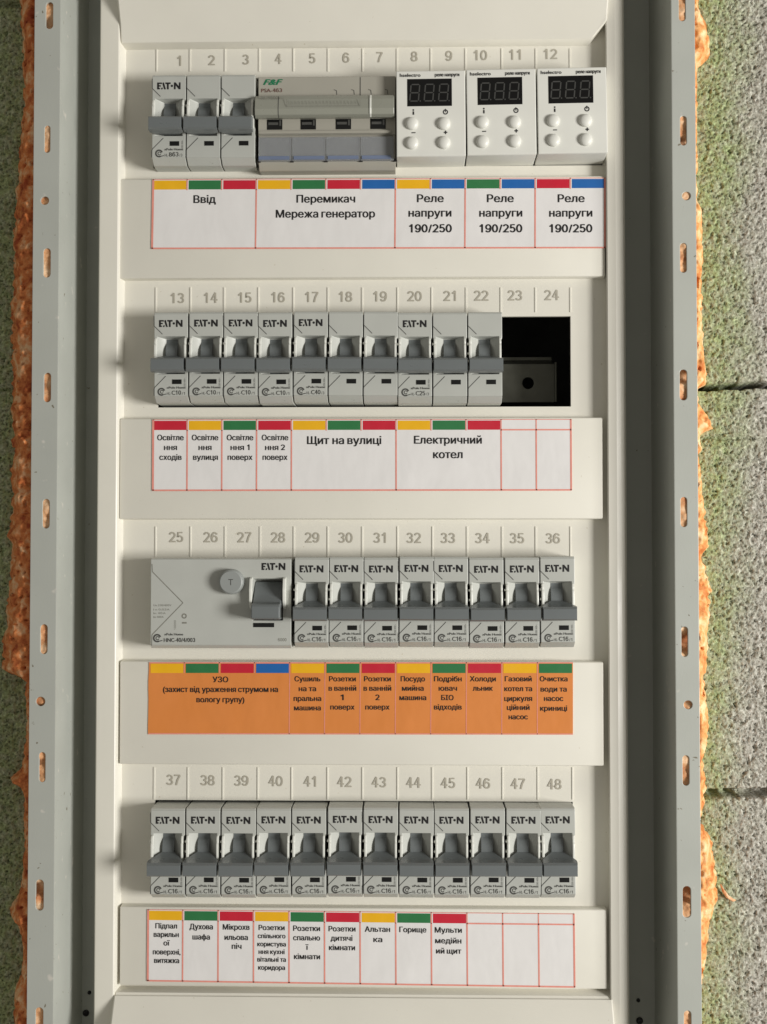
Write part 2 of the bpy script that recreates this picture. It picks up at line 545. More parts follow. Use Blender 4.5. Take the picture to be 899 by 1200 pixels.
SR = [(799.5, 8, 3.2, 14), (801, 153, 3.1, 14.5), (804.5, 229.5, 4.2, 0), (801, 302, 3.1, 14.5), (801, 451, 3.5, 15),
      (801.5, 600, 3.1, 14.5), (802.5, 752, 3.1, 14.5), (806.5, 826, 4.2, 0), (804, 903, 3.2, 14.5), (805, 1057, 3.9, 15), (806, 1203, 3.4, 15)]
fl = flange(EDGE_L, IN_L, SL).build('mounting_flange', M['paint'], cab, co, bevel=0.25)
fr = flange(IN_R, EDGE_R_MM, SR).build('mounting_flange', M['paint'], cab, co, bevel=0.25)
# side walls: folded back from the flanges, slight draft
GL = at(100, 600, H_GAP)[0]; GR = at(764, 600, H_GAP)[0]
b = MB(); b.slab([(0, 0)], 0, 0) if False else None
def side_wall(xf, xg, out):
    b = MB()
    b.prism_y([(xf, H_FLANGE - 0.02), (xf + out * 1.2, H_FLANGE - 1.31), (xg + out * 1.2, H_GAP - 60), (xg, H_GAP - 60), (xg, H_GAP)][::1], YBOT, YTOP)
    return b
side_wall(IN_L + 0.02, GL, -1).build('side_wall', M['paint'], cab, co)
side_wall(IN_R - 0.02, GR, 1).build('side_wall', M['paint'], cab, co)
b = MB()
b.box(GL, PX(118, H_GAP), YBOT, YTOP, H_GAP - 1.2, H_GAP)
b.box(PX(728, H_GAP), GR, YBOT, YTOP, H_GAP - 1.2, H_GAP)
b.build('gap_strip', M['paint'], cab, co)
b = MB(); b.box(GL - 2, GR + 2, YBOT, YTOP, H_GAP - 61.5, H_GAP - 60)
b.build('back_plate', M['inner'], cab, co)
for px, py, r in ((105, 1163, 1.0), (101, 1187, 1.7), (748, 1172, 1.0), (749.5, 1196, 1.8)):  # small holes in the gap strip, their darkness painted as black discs
    x, y = at(px, py, H_GAP)
    b = MB(); b.lathe(x, y, [(r, H_GAP - 0.2), (r, H_GAP + 0.5), (r * 0.8, H_GAP + 0.8), (r * 0.5, H_GAP + 0.7), (r * 0.45, H_GAP + 0.2), (0.05, H_GAP + 0.2)], 18)
    b.build('dark_hole_disc', M['black'], cab, co)
# mounting rail seen through the empty slot of the second row
HR = -36.5
ry0, ry1, ry2, ry3 = PY(472, HR), PY(427, HR), PY(421, HR), PY(417, HR)
x0r, x1r = at(560, 450, HR)[0], at(650, 450, HR)[0]
hx, hy = at(619, 449, HR)
b = MB()
b.plate([(x0r, ry0), (x1r, ry0), (x1r, ry1), (x0r, ry1)], [capsule(hx, hy, 6.2, 0)], HR - 1.2, HR)
b.prism_x([(ry1, HR), (ry1, HR - 1.2), (ry2 - 0.2, HR - 7), (ry3, HR - 7), (ry3, HR - 5.8), (ry2, HR - 5.8)], x0r, at(648, 420, HR)[0])
b.prism_y([(x1r, HR), (x1r, HR - 8), (x1r + 1.0, HR - 8), (x1r + 1.0, HR + 1.4), (x1r, HR + 1.4)], ry0, ry1 + 0.8)
b.build('mounting_rail', M['steel'], cab, co, bevel=0.2)

# ------------------------------------------------------------------ cream cover
cvo = (at(430, 600, H_FLOOR)[0], 0, H_GAP)
cov = thing('panel_cover', cvo[0], 0, H_GAP, 'cream plastic distribution board cover with numbered slots in four rows', 'panel cover')
LX0, LX1 = PX(113, H_LIP), PX(136.5, H_LIP)      # left lip
RX0, RX1 = PX(712.5, H_LIP), PX(736.5, H_LIP)    # right lip
FX0, FX1 = PX(144.5, H_FLOOR), RX0 + 1.0
b = MB()
b.prism_y([(LX0 - 0.6, H_GAP + 0.3), (LX0, H_LIP - 1.2), (LX0 + 0.7, H_LIP - 0.1), (LX0 + 1.8, H_LIP), (LX1 - 0.5, H_LIP), (LX1, H_LIP - 0.35), (FX0, H_FLOOR), (FX0, H_FLOOR - 2), (LX0 + 2, H_FLOOR - 2), (LX0 + 1.5, H_GAP + 0.3)], YBOT, YTOP)
b.prism_y([(RX1 + 0.6, H_GAP + 0.3), (RX1 - 0.2, H_LIP - 3.6), (RX1 - 1.3, H_LIP - 1.9), (RX1 - 3.2, H_LIP - 0.7), (RX1 - 5.5, H_LIP), (RX0 + 0.6, H_LIP), (RX0, H_LIP - 0.6), (RX0 + 1.0, H_FLOOR), (RX0 + 1.0, H_FLOOR - 2), (RX1 - 2, H_FLOOR - 2), (RX1 - 1.5, H_GAP + 0.3)], YBOT, YTOP)
b.build('cover_lip', M['cover'], cov, cvo, sharp=15)
# floor with the four cut-outs
WIN = [((180, 90), (706, 195.5)), ((185, 371.5), (669, 477)), ((181, 655), (669.5, 757)), ((181, 938.5), (671.5, 1046))]
holes = []
for (x0, y0), (x1, y1) in WIN:
    cx = (x0 + x1) / 2
    a0, a1 = at(x0, (y0 + y1) / 2, H_FLOOR)[0], at(x1, (y0 + y1) / 2, H_FLOOR)[0]
    c0, c1 = at(cx, y1, H_FLOOR)[1], at(cx, y0, H_FLOOR)[1]
    holes.append([(a0, c0), (a1, c0), (a1, c1), (a0, c1)])
b = MB()
b.plate([(FX0, YBOT), (FX1, YBOT), (FX1, YTOP), (FX0, YTOP)], holes, H_FLOOR - 2.0, H_FLOOR)
# break-off ribs between the numbers
RIBS = [([184, 223, 264, 304, 344, 384.6, 425, 465.4, 505, 545.5, 588, 628, 668], 57, 84),
        ([183, 223.5, 263, 303, 344, 384.5, 424.7, 466, 506, 546.3, 587, 627.5, 668.5], 337, 366),
        ([182.6, 223.5, 264, 305, 344.7, 384.4, 424.7, 466, 507, 547.5, 588.5, 628, 668.6], 617, 653),
        ([181, 220.5, 261.5, 302.5, 342, 384, 424.9, 466, 506.7, 548, 589, 630.3, 671], 899, 937)]
for xs, y0, y1 in RIBS:
    for px in xs:
        x, ya = at(px, y0, H_FLOOR); _, yb = at(px, y1, H_FLOOR)
        b.prism_y([(x - 0.55, H_FLOOR - 0.3), (x - 0.35, H_FLOOR + 0.32), (x + 0.3, H_FLOOR + 0.32), (x + 0.5, H_FLOOR - 0.3)], yb, ya)
b.build('cover_floor', M['cover'], cov, cvo)
# raised label ledges
LEDGE = [((142, 208), (709, 325)), ((142, 490), (706.5, 608)), ((142, 775.5), (707.5, 896.5)), ((142, 1064.5), (711.5, 1157))]
for (x0, y0), (x1, y1) in LEDGE:
    ym = (y0 + y1) / 2
    a0, a1 = at(140.2, ym, H_LEDGE)[0], at(x1, ym, H_LEDGE)[0]
    t, q = at(430, y0, H_LEDGE)[1], at(430, y1, H_LEDGE)[1]
    b = MB()
    b.loft([[(a0, q - 0.3, H_FLOOR - 0.5), (a1 + 0.3, q - 0.3, H_FLOOR - 0.5), (a1 + 0.3, t + 0.5, H_FLOOR - 0.5), (a0, t + 0.5, H_FLOOR - 0.5)],
            [(a0, q, H_LEDGE), (a1, q, H_LEDGE), (a1, t, H_LEDGE), (a0, t, H_LEDGE)]])
    b.build('label_ledge', M['cover'], cov, cvo, bevel=0.7, seg=3)
# raised end panels, sloping up away from the rows
yt = PY(49, H_LIP - 1); xa, xb = at(140.5, 30, H_LIP)[0], at(711.5, 20, H_LIP)[0]
b = MB()
c = 8.5
def endpanel(yedge, sgn, xa, xb, c, slope, cham):
    rings = []
    def ring(dy, h, cut):
        y = yedge + sgn * dy
        return y, h, cut
    # front surface strips: (distance from edge, height)
    prof = [(0.0, H_FLOOR + 0.4, 0.5), (1.6, H_LIP - 1.4, 0.0), (3.0, H_LIP - 0.6, 0.0), (cham, H_LIP + 0.6, -0.0), (cham + 14, H_LIP + 0.6 + 14 * slope, 0.0), (cham + 19, H_LIP + 2.0 + 15 * slope, 0.0), (cham + 140, H_LIP + 2.5 + 15 * slope, 0.0)]
    n = len(prof)
    pts, fs = [], []
    for dy, h, _ in prof:
        k = max(0.0, 1 - dy / cham) if cham > 4 else 0
        xr = xb - c * k
        y = yedge + sgn * dy
        pts += [(xa, y, H_FLOOR - 1), (xa + 0.05, y, h - 0.9), (xa + 0.8, y, h), (xr - 0.8, y, h), (xr - 0.05, y, h - 0.9), (xr, y, H_FLOOR - 1)]
    for i in range(n - 1):
        for j in range(5):
            fs.append((i * 6 + j, i * 6 + j + 1, (i + 1) * 6 + j + 1, (i + 1) * 6 + j))
    fs.append(tuple(range(6))); fs.append(tuple((n - 1) * 6 + i for i in range(6)))
    return MB().add(pts, fs)
endpanel(PY(56, H_FLOOR), 1, xa, xb, c, 0.55, 10.0).build('end_panel', M['cover'], cov, cvo, sharp=24)
xa2, xb2 = at(133.5, 1160, H_LIP)[0], at(718, 1160, H_LIP)[0]
endpanel(PY(1157, H_FLOOR), -1, xa2, xb2, 0, 0.62, 2.6).build('end_panel', M['cover'], cov, cvo, sharp=24)
# slot numbers, moulded slightly proud
NUM = [([210, 248, 288, 326, 366, 405.5, 445, 485.5, 526, 563, 603.5, 645], 71.5, 63.5),
       ([208, 247, 287, 326, 365.5, 405, 445.5, 486, 527, 564, 603.5, 646.5], 349.5, 346),
       ([206.5, 247, 286.5, 326, 366, 405, 445, 485, 525, 565.5, 606, 648], 629.5, 631),
       ([203.5, 243.5, 283, 323, 363, 403.5, 444, 484.5, 525, 566, 607, 649.5], 914, 919)]
k = 1
for xs, ya, yb in NUM:
    for i, px in enumerate(xs):
        py = ya + (yb - ya) * i / 11
        x, y = at(px, py, H_FLOOR)
        b = MB(); b.text(str(k), x, y - 2.6, 5.2, H_FLOOR + 0.12, bold=0.022, squeeze=1.0)
        b.build('slot_number', M['number'], cov, cvo)
        k += 1

# ------------------------------------------------------------------ circuit breakers
HB = 22.5
BO = (0, -HB, H_FLOOR)
def pole_body(seam=True):
    b = MB()
    outer = [(-8.35, -19.5), (8.5, -19.5), (8.5, -4.2), (8.0, -3.8), (8.0, 8.6), (8.5, 9.2), (8.5, 21.6), (-8.35, 21.6), (-8.35, 9.2), (-8.0, 8.6), (-8.0, -3.8), (-8.35, -4.2)]
    ox0, ox1, oy0, oy1 = -6.8, 6.9, -8.5, 10.3
    b.plate(outer, [[(ox0, oy0), (ox1, oy0), (ox1, oy1), (ox0, oy1)]], -34, 0)
    # funnel down to the drum
    f = [(ox0, oy0, -0.5), (ox1, oy0, -0.5), (ox1, oy1, -0.5), (ox0, oy1, -0.5)]
    g = [(-3.1, oy0, -4.2), (3.0, oy0, -4.2), (3.0, 9.6, -4.2), (-3.1, 9.6, -4.2)]
    b.loft([f, g], cap0=False, cap1=True)
    # top and bottom ends of the moulding
    b.prism_x([(21.6, 0), (22.1, -0.25), (22.5, -1.0), (22.5, -34), (21.6, -34)], -8.35, 8.5)
    b.prism_x([(-19.5, 0), (-22.3, -4.6), (-22.5, -6), (-22.5, -34), (-19.5, -34)], -8.35, 8.5)
    return b
def pole_guides():
    b = MB()
    prof = [(9.6, -0.2), (9.2, 1.2), (7.6, 1.9), (6.4, 1.7), (5.6, 2.4), (1.0, 2.5), (-1.5, 2.2), (-4.6, 0.8), (-5.2, -0.2)]
    b.prism_x(prof, -7.95, -6.75)
    b.prism_x(prof, 6.9, 7.95)
    for y in (6.4, 1.6, -2.2):               # bridges between neighbouring guides
        b.box(-8.7, -7.9, y - 0.55, y + 0.55, -1.5, 1.2)
    return b
def toggle():
    b = MB()
    # drum surface in the well
    drum = [(9.4, -4.1)] + [(1.5 + 9.0 * math.sin(math.radians(a)), -11.4 + 9.8 * math.cos(math.radians(a))) for a in range(56, -57, -8)] + [(-8, -4.1)]
    b.prism_x([(y, max(h, -4.15)) for y, h in drum], -2.95, 2.85)
    # neck that fans out into the bar
    b.loft([[(-2.9, 0.9, -1.9), (2.8, 0.9, -1.9), (2.8, -7.0, -4.1), (-2.9, -7.0, -4.1)],
            [(-5.6, -0.4, 1.2), (5.5, -0.4, 1.2), (5.5, -8.1, 1.0), (-5.6, -8.1, 1.0)],
            [(-7.9, -1.3, 4.6), (7.9, -1.3, 4.6), (7.9, -8.4, 4.2), (-7.9, -8.4, 4.2)],
            [(-8.35, -1.5, 6.0), (8.35, -1.5, 6.0), (8.35, -8.5, 5.6), (-8.35, -8.5, 5.6)],
            [(-8.35, -1.8, 9.0), (8.35, -1.8, 9.0), (8.35, -8.4, 9.0), (-8.35, -8.4, 9.0)],
            [(-8.0, -2.8, 10.4), (8.0, -2.8, 10.4), (8.0, -7.6, 10.4), (-8.0, -7.6, 10.4)]])
    return b
def diagonals():
    b = MB()
    b.line([(-8.45, 20.5), (-8.4, 15.6), (-4.2, 11.4)], 0.36, 0.06)
    return b
def diagonal_low():
    b = MB()
    b.line([(-2.6, -9.6), (-8.1, -15.2), (-8.4, -16), (-8.4, -19.4)], 0.36, 0.06)
    return b
def eaton(x, y, w, h, z):
    b = MB()
    s = w / 12.0; t = h / 3.6
    P = lambda pts: b.flat([(x + u * s, y + v * t) for u, v in pts], z)
    P([(0, 0), (0.95, 0), (0.95, 3.6), (0, 3.6)]); P([(0.95, 2.8), (2.6, 2.8), (2.35, 3.6), (0.95, 3.6)])
    P([(0.95, 1.45), (2.0, 1.45), (1.8, 2.2), (0.95, 2.2)]); P([(0.95, 0), (1.35, 0), (1.6, 0.75), (0.95, 0.75)])
    P([(1.95, 0), (2.75, 0), (2.95, 0.9), (2.25, 0.9)]); P([(3.6, 0), (4.5, 0), (3.5, 3.6), (2.9, 3.6), (2.75, 2.7)])
    P([(4.3, 2.75), (6.9, 2.75), (6.9, 3.6), (4.1, 3.6)]); P([(5.0, 0), (5.95, 0), (5.95, 2.75), (5.0, 2.75)])
    b.disc(x + 7.55 * s, y + 1.8 * t, 0.62 * s, z, 14)
    P([(8.6, 0), (9.5, 0), (9.5, 3.6), (8.6, 3.6)]); P([(11.1, 0), (12, 0), (12, 3.6), (11.1, 3.6)]); P([(9.5, 2.0), (9.5, 3.6), (11.1, 1.6), (11.1, 0)])
    return b
def swirl(b, cx, cy, r, z):
    b.ring(cx, cy, r * 0.62, r, z, 20, 300)
    b.ring(cx + r * .1, cy, r * 0.28, r * 0.48, z, 0, 330)
    b.line([(cx + r * 0.3, cy - r * 0.75), (cx + r * 1.25, cy - r * 0.55)], r * 0.2, z)
    return b
def marking(code, pre='HL-', post='/1'):
    b = MB()
    swirl(b, -4.7, -18.0 + 0.6, 2.0, 0.07)
    b.text('xPole Home', -2.0, -15.9, 1.15, 0.07, 'L', width=9.4, bold=0.02)
    b.text(pre, -1.9, -19.0, 1.5, 0.07, 'L', width=2.0, bold=0.0)
    b.text(code, 0.5, -19.0, 2.2, 0.07, 'L', width=4.6, bold=0.012)
    b.text(post, 5.5, -19.0, 1.4, 0.07, 'L', width=1.5)
    b.text('230/400~', 7.3, -15.0, 0.8, 0.07, 'L', width=4.4, rot=math.pi / 2)
    return b
def window():
    b = MB(); b.box(0.7, 5.4, -13.6, -11.3, -0.5, 0.16)
    return b

def add_pole(parent, dx, with_print, code, pre, post, nested):
    """one pole: body and its toggle, window and print"""
    o = (BO[0] - dx, BO[1], BO[2])
    body = pole_body().build('pole_body' if nested else 'body', M['grey'], parent, o, bevel=0.28)
    p = body if nested else parent
    o2 = o
    pole_guides().build('toggle_guide', M['rim'], p, o2, bevel=0.25)
    toggle().build('toggle', M['toggle'], p, o2, bevel=0.35)
    window().build('indicator_window', M['black'], p, o2)
    diagonals().build('moulded_line', M['inkgrey'], p, o2)
    diagonal_low().build('moulded_line', M['inkgrey'], p, o2)
    if with_print:
        eaton(-5.9, 15.0, 11.8, 3.5, 0.08).build('maker_mark', M['ink'], p, o2)
        marking(code, pre, post).build('printed_rating', M['inkgrey'], p, o2)

ROW_CY = [139.0, 418.5, 706.5, 1001.0]
def place(o, px, row, dyp=0.0):
    x, y = at(px, ROW_CY[row] + dyp, 0)
    o.location = w2b(x, y - HB, H_FLOOR)
    o.rotation_euler = (0, math.radians(random.uniform(-0.4, 0.4)), 0)
    o.location.y += random.uniform(-0.0003, 0.0003)

def single(code):
    t = thing('circuit_breaker', 0, 0, 0, 'x', 'circuit breaker', 'single-pole circuit breakers')
    add_pole(t, 0, True, code, 'HL-', '/1', False)
    return t
s10 = single('C10'); s16 = single('C16')
ED2 = [180, 221, 261.7, 302.4, 343.4, 384.3, 424.3, 466, 506.7, 547.5, 588.7]
ED3 = [344.3, 385.2, 426.2, 467.2, 508.3, 549.6, 591, 633, 674.6]
ED4 = [175.8, 217.2, 258.6, 299.8, 341, 383.3, 425.3, 467, 508.5, 550.5, 592.3, 633.8, 675]
SINGLE = []
CIRC2 = ['stairs lighting', 'street lighting', 'first floor lighting', 'second floor lighting']
for i in range(4):
    SINGLE.append((s10, (ED2[i] + ED2[i + 1]) / 2, 1, 13 + i, 'above the white %s label' % CIRC2[i]))
CIRC3 = ['dryer and washing machine', 'first bathroom sockets', 'second bathroom sockets', 'dishwasher', 'waste grinder', 'fridge', 'gas boiler', 'water pump']
for i in range(8):
    SINGLE.append((s16, (ED3[i] + ED3[i + 1]) / 2, 2, 29 + i, 'above the orange %s label' % CIRC3[i]))
CIRC4 = ['cooktop', 'oven', 'microwave', 'shared room sockets', 'bedroom sockets', 'nursery sockets', 'gazebo', 'attic', 'media panel', None, None, None]
for i in range(12):
    w = 'above the white %s label' % CIRC4[i] if CIRC4[i] else 'above a blank white label'
    SINGLE.append((s16, (ED4[i] + ED4[i + 1]) / 2, 3, 37 + i, w))
used = set()
for proto, px, row, num, where in SINGLE:
    if proto.name in used: o = copy_tree(proto)
    else:
        o = proto; used.add(proto.name)
    place(o, px, row, random.uniform(-0.7, 0.7))
    o['label'] = 'grey single-pole breaker under slot number %d, %s' % (num, where)

def triple(code, pre, post):
    t = thing('three_pole_breaker', 0, 0, 0, 'x', 'circuit breaker', 'three-pole circuit breakers')
    for k in range(3):
        add_pole(t, (k - 1) * 17.4, k == 0, code, pre, post, True)
    return t
for code, e0, e1, row, label, dy in (
        ('B63', 176.8, 299.3, 0, 'grey three-pole main breaker at the left end of the top row', 0),
        ('C40', ED2[4], ED2[7], 1, 'grey three-pole breaker under slot numbers 17 to 19 in the second row', -1),
        ('C25', ED2[7], ED2[10], 1, 'grey three-pole breaker beside the empty black slot in the second row', 0)):
    t = triple(code, 'HL-', '/3')
    place(t, (e0 + e1) / 2, row, dy)
    t['label'] = label

# ------------------------------------------------------------------ residual current device (third row, left)
def loc_builder():
    return MB()
rx, ry = at(259, ROW_CY[2], 0)
ro = (rx, ry - HB, H_FLOOR)
rcd = thing('residual_current_breaker', *ro, 'wide grey residual current breaker with round test button, left end of third row', 'circuit breaker')
X = lambda px, h=0.0: at(px, 706, h)[0]
Y = lambda py, h=0.0: at(300, py, h)[1]
b = MB()
x0, x1 = X(176.6), X(341.3)
hx0, hx1, hy0, hy1 = X(296.5), X(331.5), Y(727), Y(678)
b.plate([(x0, Y(756)), (x1, Y(756)), (x1, Y(655.5)), (x0, Y(655.5))], [[(hx0, hy0), (hx1, hy0), (hx1, hy1), (hx0, hy1)]], -34, 0)
b.loft([[(hx0, hy0, -0.5), (hx1, hy0, -0.5), (hx1, hy1, -0.5), (hx0, hy1, -0.5)], [(hx0 + .8, hy0, -7), (hx1 - .8, hy0, -7), (hx1 - .8, hy1 - 1.2, -7), (hx0 + .8, hy1 - 1.2, -7)]], cap0=False)
b.prism_x([(Y(756), 0), (Y(760), -2), (Y(760), -34), (Y(756), -34)], x0, x1)
b.prism_x([(Y(655.5), 0), (Y(654.5), -0.6), (Y(654.5), -34), (Y(655.5), -34)], x0, x1)
b.build('body', M['grey'], rcd, ro, bevel=0.3)
b = MB()
pr = [(Y(676), -0.2), (Y(678), 2.6), (Y(690), 4.4), (Y(704), 4.0), (Y(712), 1.5), (Y(714), -0.2)]
b.prism_x(pr, X(293), X(296.3)); b.prism_x(pr, X(332), X(335.6))
b.build('toggle_guide', M['rim'], rcd, ro, bevel=0.3)
b = MB()
ty = lambda p, h: at(314, p, h)[1]
b.prism_x([(ty(681, -5), -6.8), (ty(682, -4), -4), (ty(697, 1), 0.6), (ty(706, 4), 4.4), (ty(708, 9), 9.5), (ty(711, 10.5), 10.6), (ty(724, 10.5), 10.6), (ty(726, 9), 9.5), (ty(726, 3), 1), (ty(726, -6), -6.8)], X(297.6), X(330.6))
b.build('toggle', M['toggle'], rcd, ro, bevel=0.5)
b = MB(); tx, tyy = at(270.5, 682, 4.5)
b.lathe(tx, tyy, [(6.3, -0.2), (6.2, 2.6), (5.8, 4.3), (5.2, 4.8), (0.02, 4.8)], 36)
b.build('test_button', mat('test_button_plastic', rgb(150, 154, 152), 0.4, 0.03), rcd, ro)
b = MB(); b.text('T', tx, tyy - 1.6, 3.2, 4.84); b.build('button_letter', M['inkgrey'], [o for o in bpy.data.objects if o.name.startswith('test_button')][0], ro)
b = MB(); b.box(X(297), X(321.5), Y(735), Y(730), -0.5, 0.15); b.build('indicator_window', M['black'], rcd, ro)
b = MB()
b.line([(X(178), Y(661)), (X(178.5), Y(670)), (X(214.5), Y(706.5)), (X(178.5), Y(744)), (X(178), Y(757))], 0.42, 0.06)
b.build('moulded_line', M['inkfaint'], rcd, ro)
b = eaton(X(306.5), Y(668), X(334.5) - X(306.5), 3.5, 0.08); b.build('maker_mark', M['ink'], rcd, ro)
b = MB()
swirl(b, X(184.5), Y(748), 2.1, 0.07)
b.text('xPole Home', X(193), Y(744.8), 1.2, 0.07, 'L', width=X(215) - X(193), bold=0.02)
b.text('HNC-40/4/003', X(192.5), Y(752.5), 2.0, 0.07, 'L', width=X(229) - X(192.5), bold=0.02)
b.build('printed_rating', M['inkgrey'], rcd, ro)
b = MB()
for s_, py, pw in (('Un 230/400V', 709.5, 201), ('I n 0,03A', 714.5, 199), ('In 40A', 718.8, 194.5), ('Im 500A', 723.2, 192)):
    b.text(s_, X(180), Y(py + 1), 0.95, 0.07, 'L', width=X(pw) - X(180))
b.ring(X(216), Y(722), 0.7, 1.3, 0.07); b.line([(X(213.5), Y(730)), (X(219), Y(730))], 0.8, 0.07)
b.text('10000', X(206.5), Y(738), 1.0, 0.07, 'L', width=4.6, rot=math.pi / 2)
b.text('6000', X(326), Y(751.5), 1.6, 0.07, 'L', width=X(336) - X(326))
b.build('printed_data', M['inkfaint'], rcd, ro)

# ------------------------------------------------------------------ changeover switch (top row)
wx, wy = at(382.5, ROW_CY[0], 0)
wo = (wx, wy - HB, H_FLOOR)
swt = thing('changeover_switch', *wo, 'wide grey changeover switch with stepped front and clear bluish cover, top row', 'switch')
X = lambda px, h=0.0: at(px, 139, h)[0]
Y = lambda py, h=0.0: at(382, py, h)[1]
x0, x1 = X(302), X(463.5)
b = MB()
b.prism_x([(Y(87.5), -2.6), (Y(112), -2.6), (Y(140), -2.2), (Y(156), -2.2), (Y(157), -3.4), (Y(188), -3.4), (Y(195), -7), (Y(195), -34), (Y(87), -34), (Y(87), -3.2)], x0, x1)
b.build('body', M['switch'], swt, wo, bevel=0.3)
b = MB()
xb0, xb1 = X(298, 5), X(462, 4)
b.prism_x([(Y(112, 0), -2.4), (Y(112, 1.5), 1.5), (Y(116, 3.2), 3.2), (Y(127, 4.4), 4.4), (Y(134, 3.6), 3.6), (Y(138, 1), 1.0), (Y(139, -2), -2.4)], xb0, xb1)
b.build('switch_bar', M['switchbar'], swt, wo, bevel=0.3)
barp = [(Y(112, 0), -2.4), (Y(112, 1.5), 1.5), (Y(116, 3.2), 3.2), (Y(127, 4.4), 4.4), (Y(134, 3.6), 3.6), (Y(138, 1), 1.0), (Y(139, -2), -2.4)]
b = MB(); b.prism_x([(y, h + 0.45) for y, h in barp], X(433, 4), X(435.2, 4)); b.build('bar_rib', M['rim'], swt, wo, bevel=0.2)
b = MB(); b.prism_x([(y, h + 0.06) for y, h in barp], X(325.5, 4.5), X(326.4, 4.5)); b.build('bar_seam', M['inkgrey'], swt, wo)
for px in (321.5, 361, 402.3, 443):
    b = MB(); b.box(X(px - 9), X(px + 9), Y(151.5, -2), Y(139.5, -2), -2.5, -2.05)
    w_ = b.build('contact_window', M['black'], swt, wo)
    b = MB(); b.box(X(px - 7.5), X(px + 4), Y(146, -2), Y(143, -2), -2.2, -1.95); b.box(X(px + 5.5), X(px + 7.5), Y(147, -2), Y(140.5, -2), -2.2, -1.95)
    b.build('contact_flag', M['inkgrey'], w_, wo)
b = MB(); b.prism_x([(Y(152.3), -2.3), (Y(152.3), -0.6), (Y(155.5), -0.4), (Y(156.5), -2.6)], x0 + .4, X(458)); b.build('ledge', M['switch'], swt, wo, bevel=0.2)
for a, c in ((302.5, 341.2), (341.8, 381.3), (381.9, 421.6), (422.2, 461.5)):
    b = MB()
    ya, yb = Y(159, 0), Y(187, 0)
    b.prism_x([(ya, -1.8), (yb, -1.6), (yb, -3.0), (ya, -3.0)], X(a), X(c))
    b.build('terminal_cover', M['clear'], swt, wo, bevel=0.15)
b = MB()
for a, c in ((303, 339), (344, 380), (384, 420), (424, 458)):
    b.box(X(a), X(c), Y(186.5, -1.2), Y(182.5, -1.2), -2.0, -1.25)
b.build('cover_edge', mat('blue_plastic_edge', rgb(112, 124, 150), 0.3, 0.05), swt, wo)
b = MB()
for px in (303, 342, 382, 423, 463):
    b.box(X(px - 2.6), X(px + 1.8), Y(190, -3), Y(186.8, -3), -6, -2.6)
b.build('latch_slot', M['black'], swt, wo)
b = MB(); b.text('F&F', X(308), Y(99, -2.5), 2.9, -2.5, 'L', width=X(330.5) - X(308), bold=0.06, shear=0.35); b.build('maker_mark', M['inkgreen'], swt, wo)
b = MB(); b.text('PSA-463', X(305.5), Y(107.6, -2.5), 1.9, -2.5, 'L', width=X(330) - X(305.5), bold=0.02); b.build('printed_model', M['inkred'], swt, wo)
b = MB(); b.text('63A 400V~', X(305.5, 2), Y(116, 3.3), 1.7, 3.45, 'L', width=X(333) - X(305.5), bold=0.01)
b.line([(X(336, 4), Y(117, 3)), (X(336, 4), Y(124.5, 4)), (X(422, 4), Y(124.5, 4)), (X(422, 4), Y(117, 4))], 0.3, 4.46)
for k in range(20):
    px = 341 + k * 4.1
    b.line([(X(px, 4), Y(118.5, 4)), (X(px, 4), Y(122.5, 4))], 0.22, 4.46)
b.build('printed_diagram', M['inkfaint'], swt, wo)
b = MB()
for px in (394, 414.5, 434.5, 454):
    b.line([(X(px - 3), Y(103)), (X(px), Y(104)), (X(px + .5), Y(109))], 0.3, -2.5)
b.line([(X(422), Y(88.5)), (X(422), Y(111))], 0.4, -2.5)
b.build('printed_symbols', M['inkgrey'], swt, wo)

# ------------------------------------------------------------------ voltage relays (top row, right)
S = 1 / 2.36
rel = thing('voltage_relay', 0, 0, 0, 'x', 'voltage relay', 'white voltage relays')
RO = (0, -21.5, -17)       # local frame: centre of the front at 0,0,0
W2, T2 = 17.15, 21.5
b = MB()
b.prism_x([(T2, -0.3), (T2 - .5, 0), (-T2 + .6, 0), (-T2, -0.6), (-T2 - 0.3, -34), (T2, -34)], -W2, W2)
b.build('body', M['white'], rel, RO, bevel=0.5, seg=3)
dx0 = -W2 + 13 * S; dx1 = -W2 + 65.2 * S; dy1 = T2 - 10 * S; dy0 = T2 - 42.3 * S
b = MB(); b.box(dx0, dx1, dy0, dy1, -0.5, 0.12); dsp = b.build('display', M['display'], rel, RO)
b = MB()
def digit(cx, cy, w, h, z):
    t = 0.62; g = 0.18; sl = 0.09
    def q(pts): b.flat([(cx + u + v * sl, cy + v) for u, v in pts], z)
    for yy in (-h / 2, 0, h / 2):
        q([(-w / 2 + g + t / 2, yy - t / 2), (w / 2 - g - t / 2, yy - t / 2), (w / 2 - g, yy), (w / 2 - g - t / 2, yy + t / 2), (-w / 2 + g + t / 2, yy + t / 2), (-w / 2 + g, yy)])
    for xx in (-w / 2, w / 2):
        for y0_ in (-h / 2, 0):
            q([(xx - t / 2, y0_ + g + t / 2), (xx, y0_ + g), (xx + t / 2, y0_ + g + t / 2), (xx + t / 2, y0_ + h / 2 - g - t / 2), (xx, y0_ + h / 2 - g), (xx - t / 2, y0_ + h / 2 - g - t / 2)])
    b.disc(cx + w / 2 + 0.9 - 0.35, cy - h / 2, 0.36, z, 10)
for k in range(3):
    digit(dx0 + 3.7 + k * 7.15, (dy0 + dy1) / 2 - 0.1, 4.3, 8.3, 0.17)
b.build('digit_segments', M['segment'], dsp, RO)
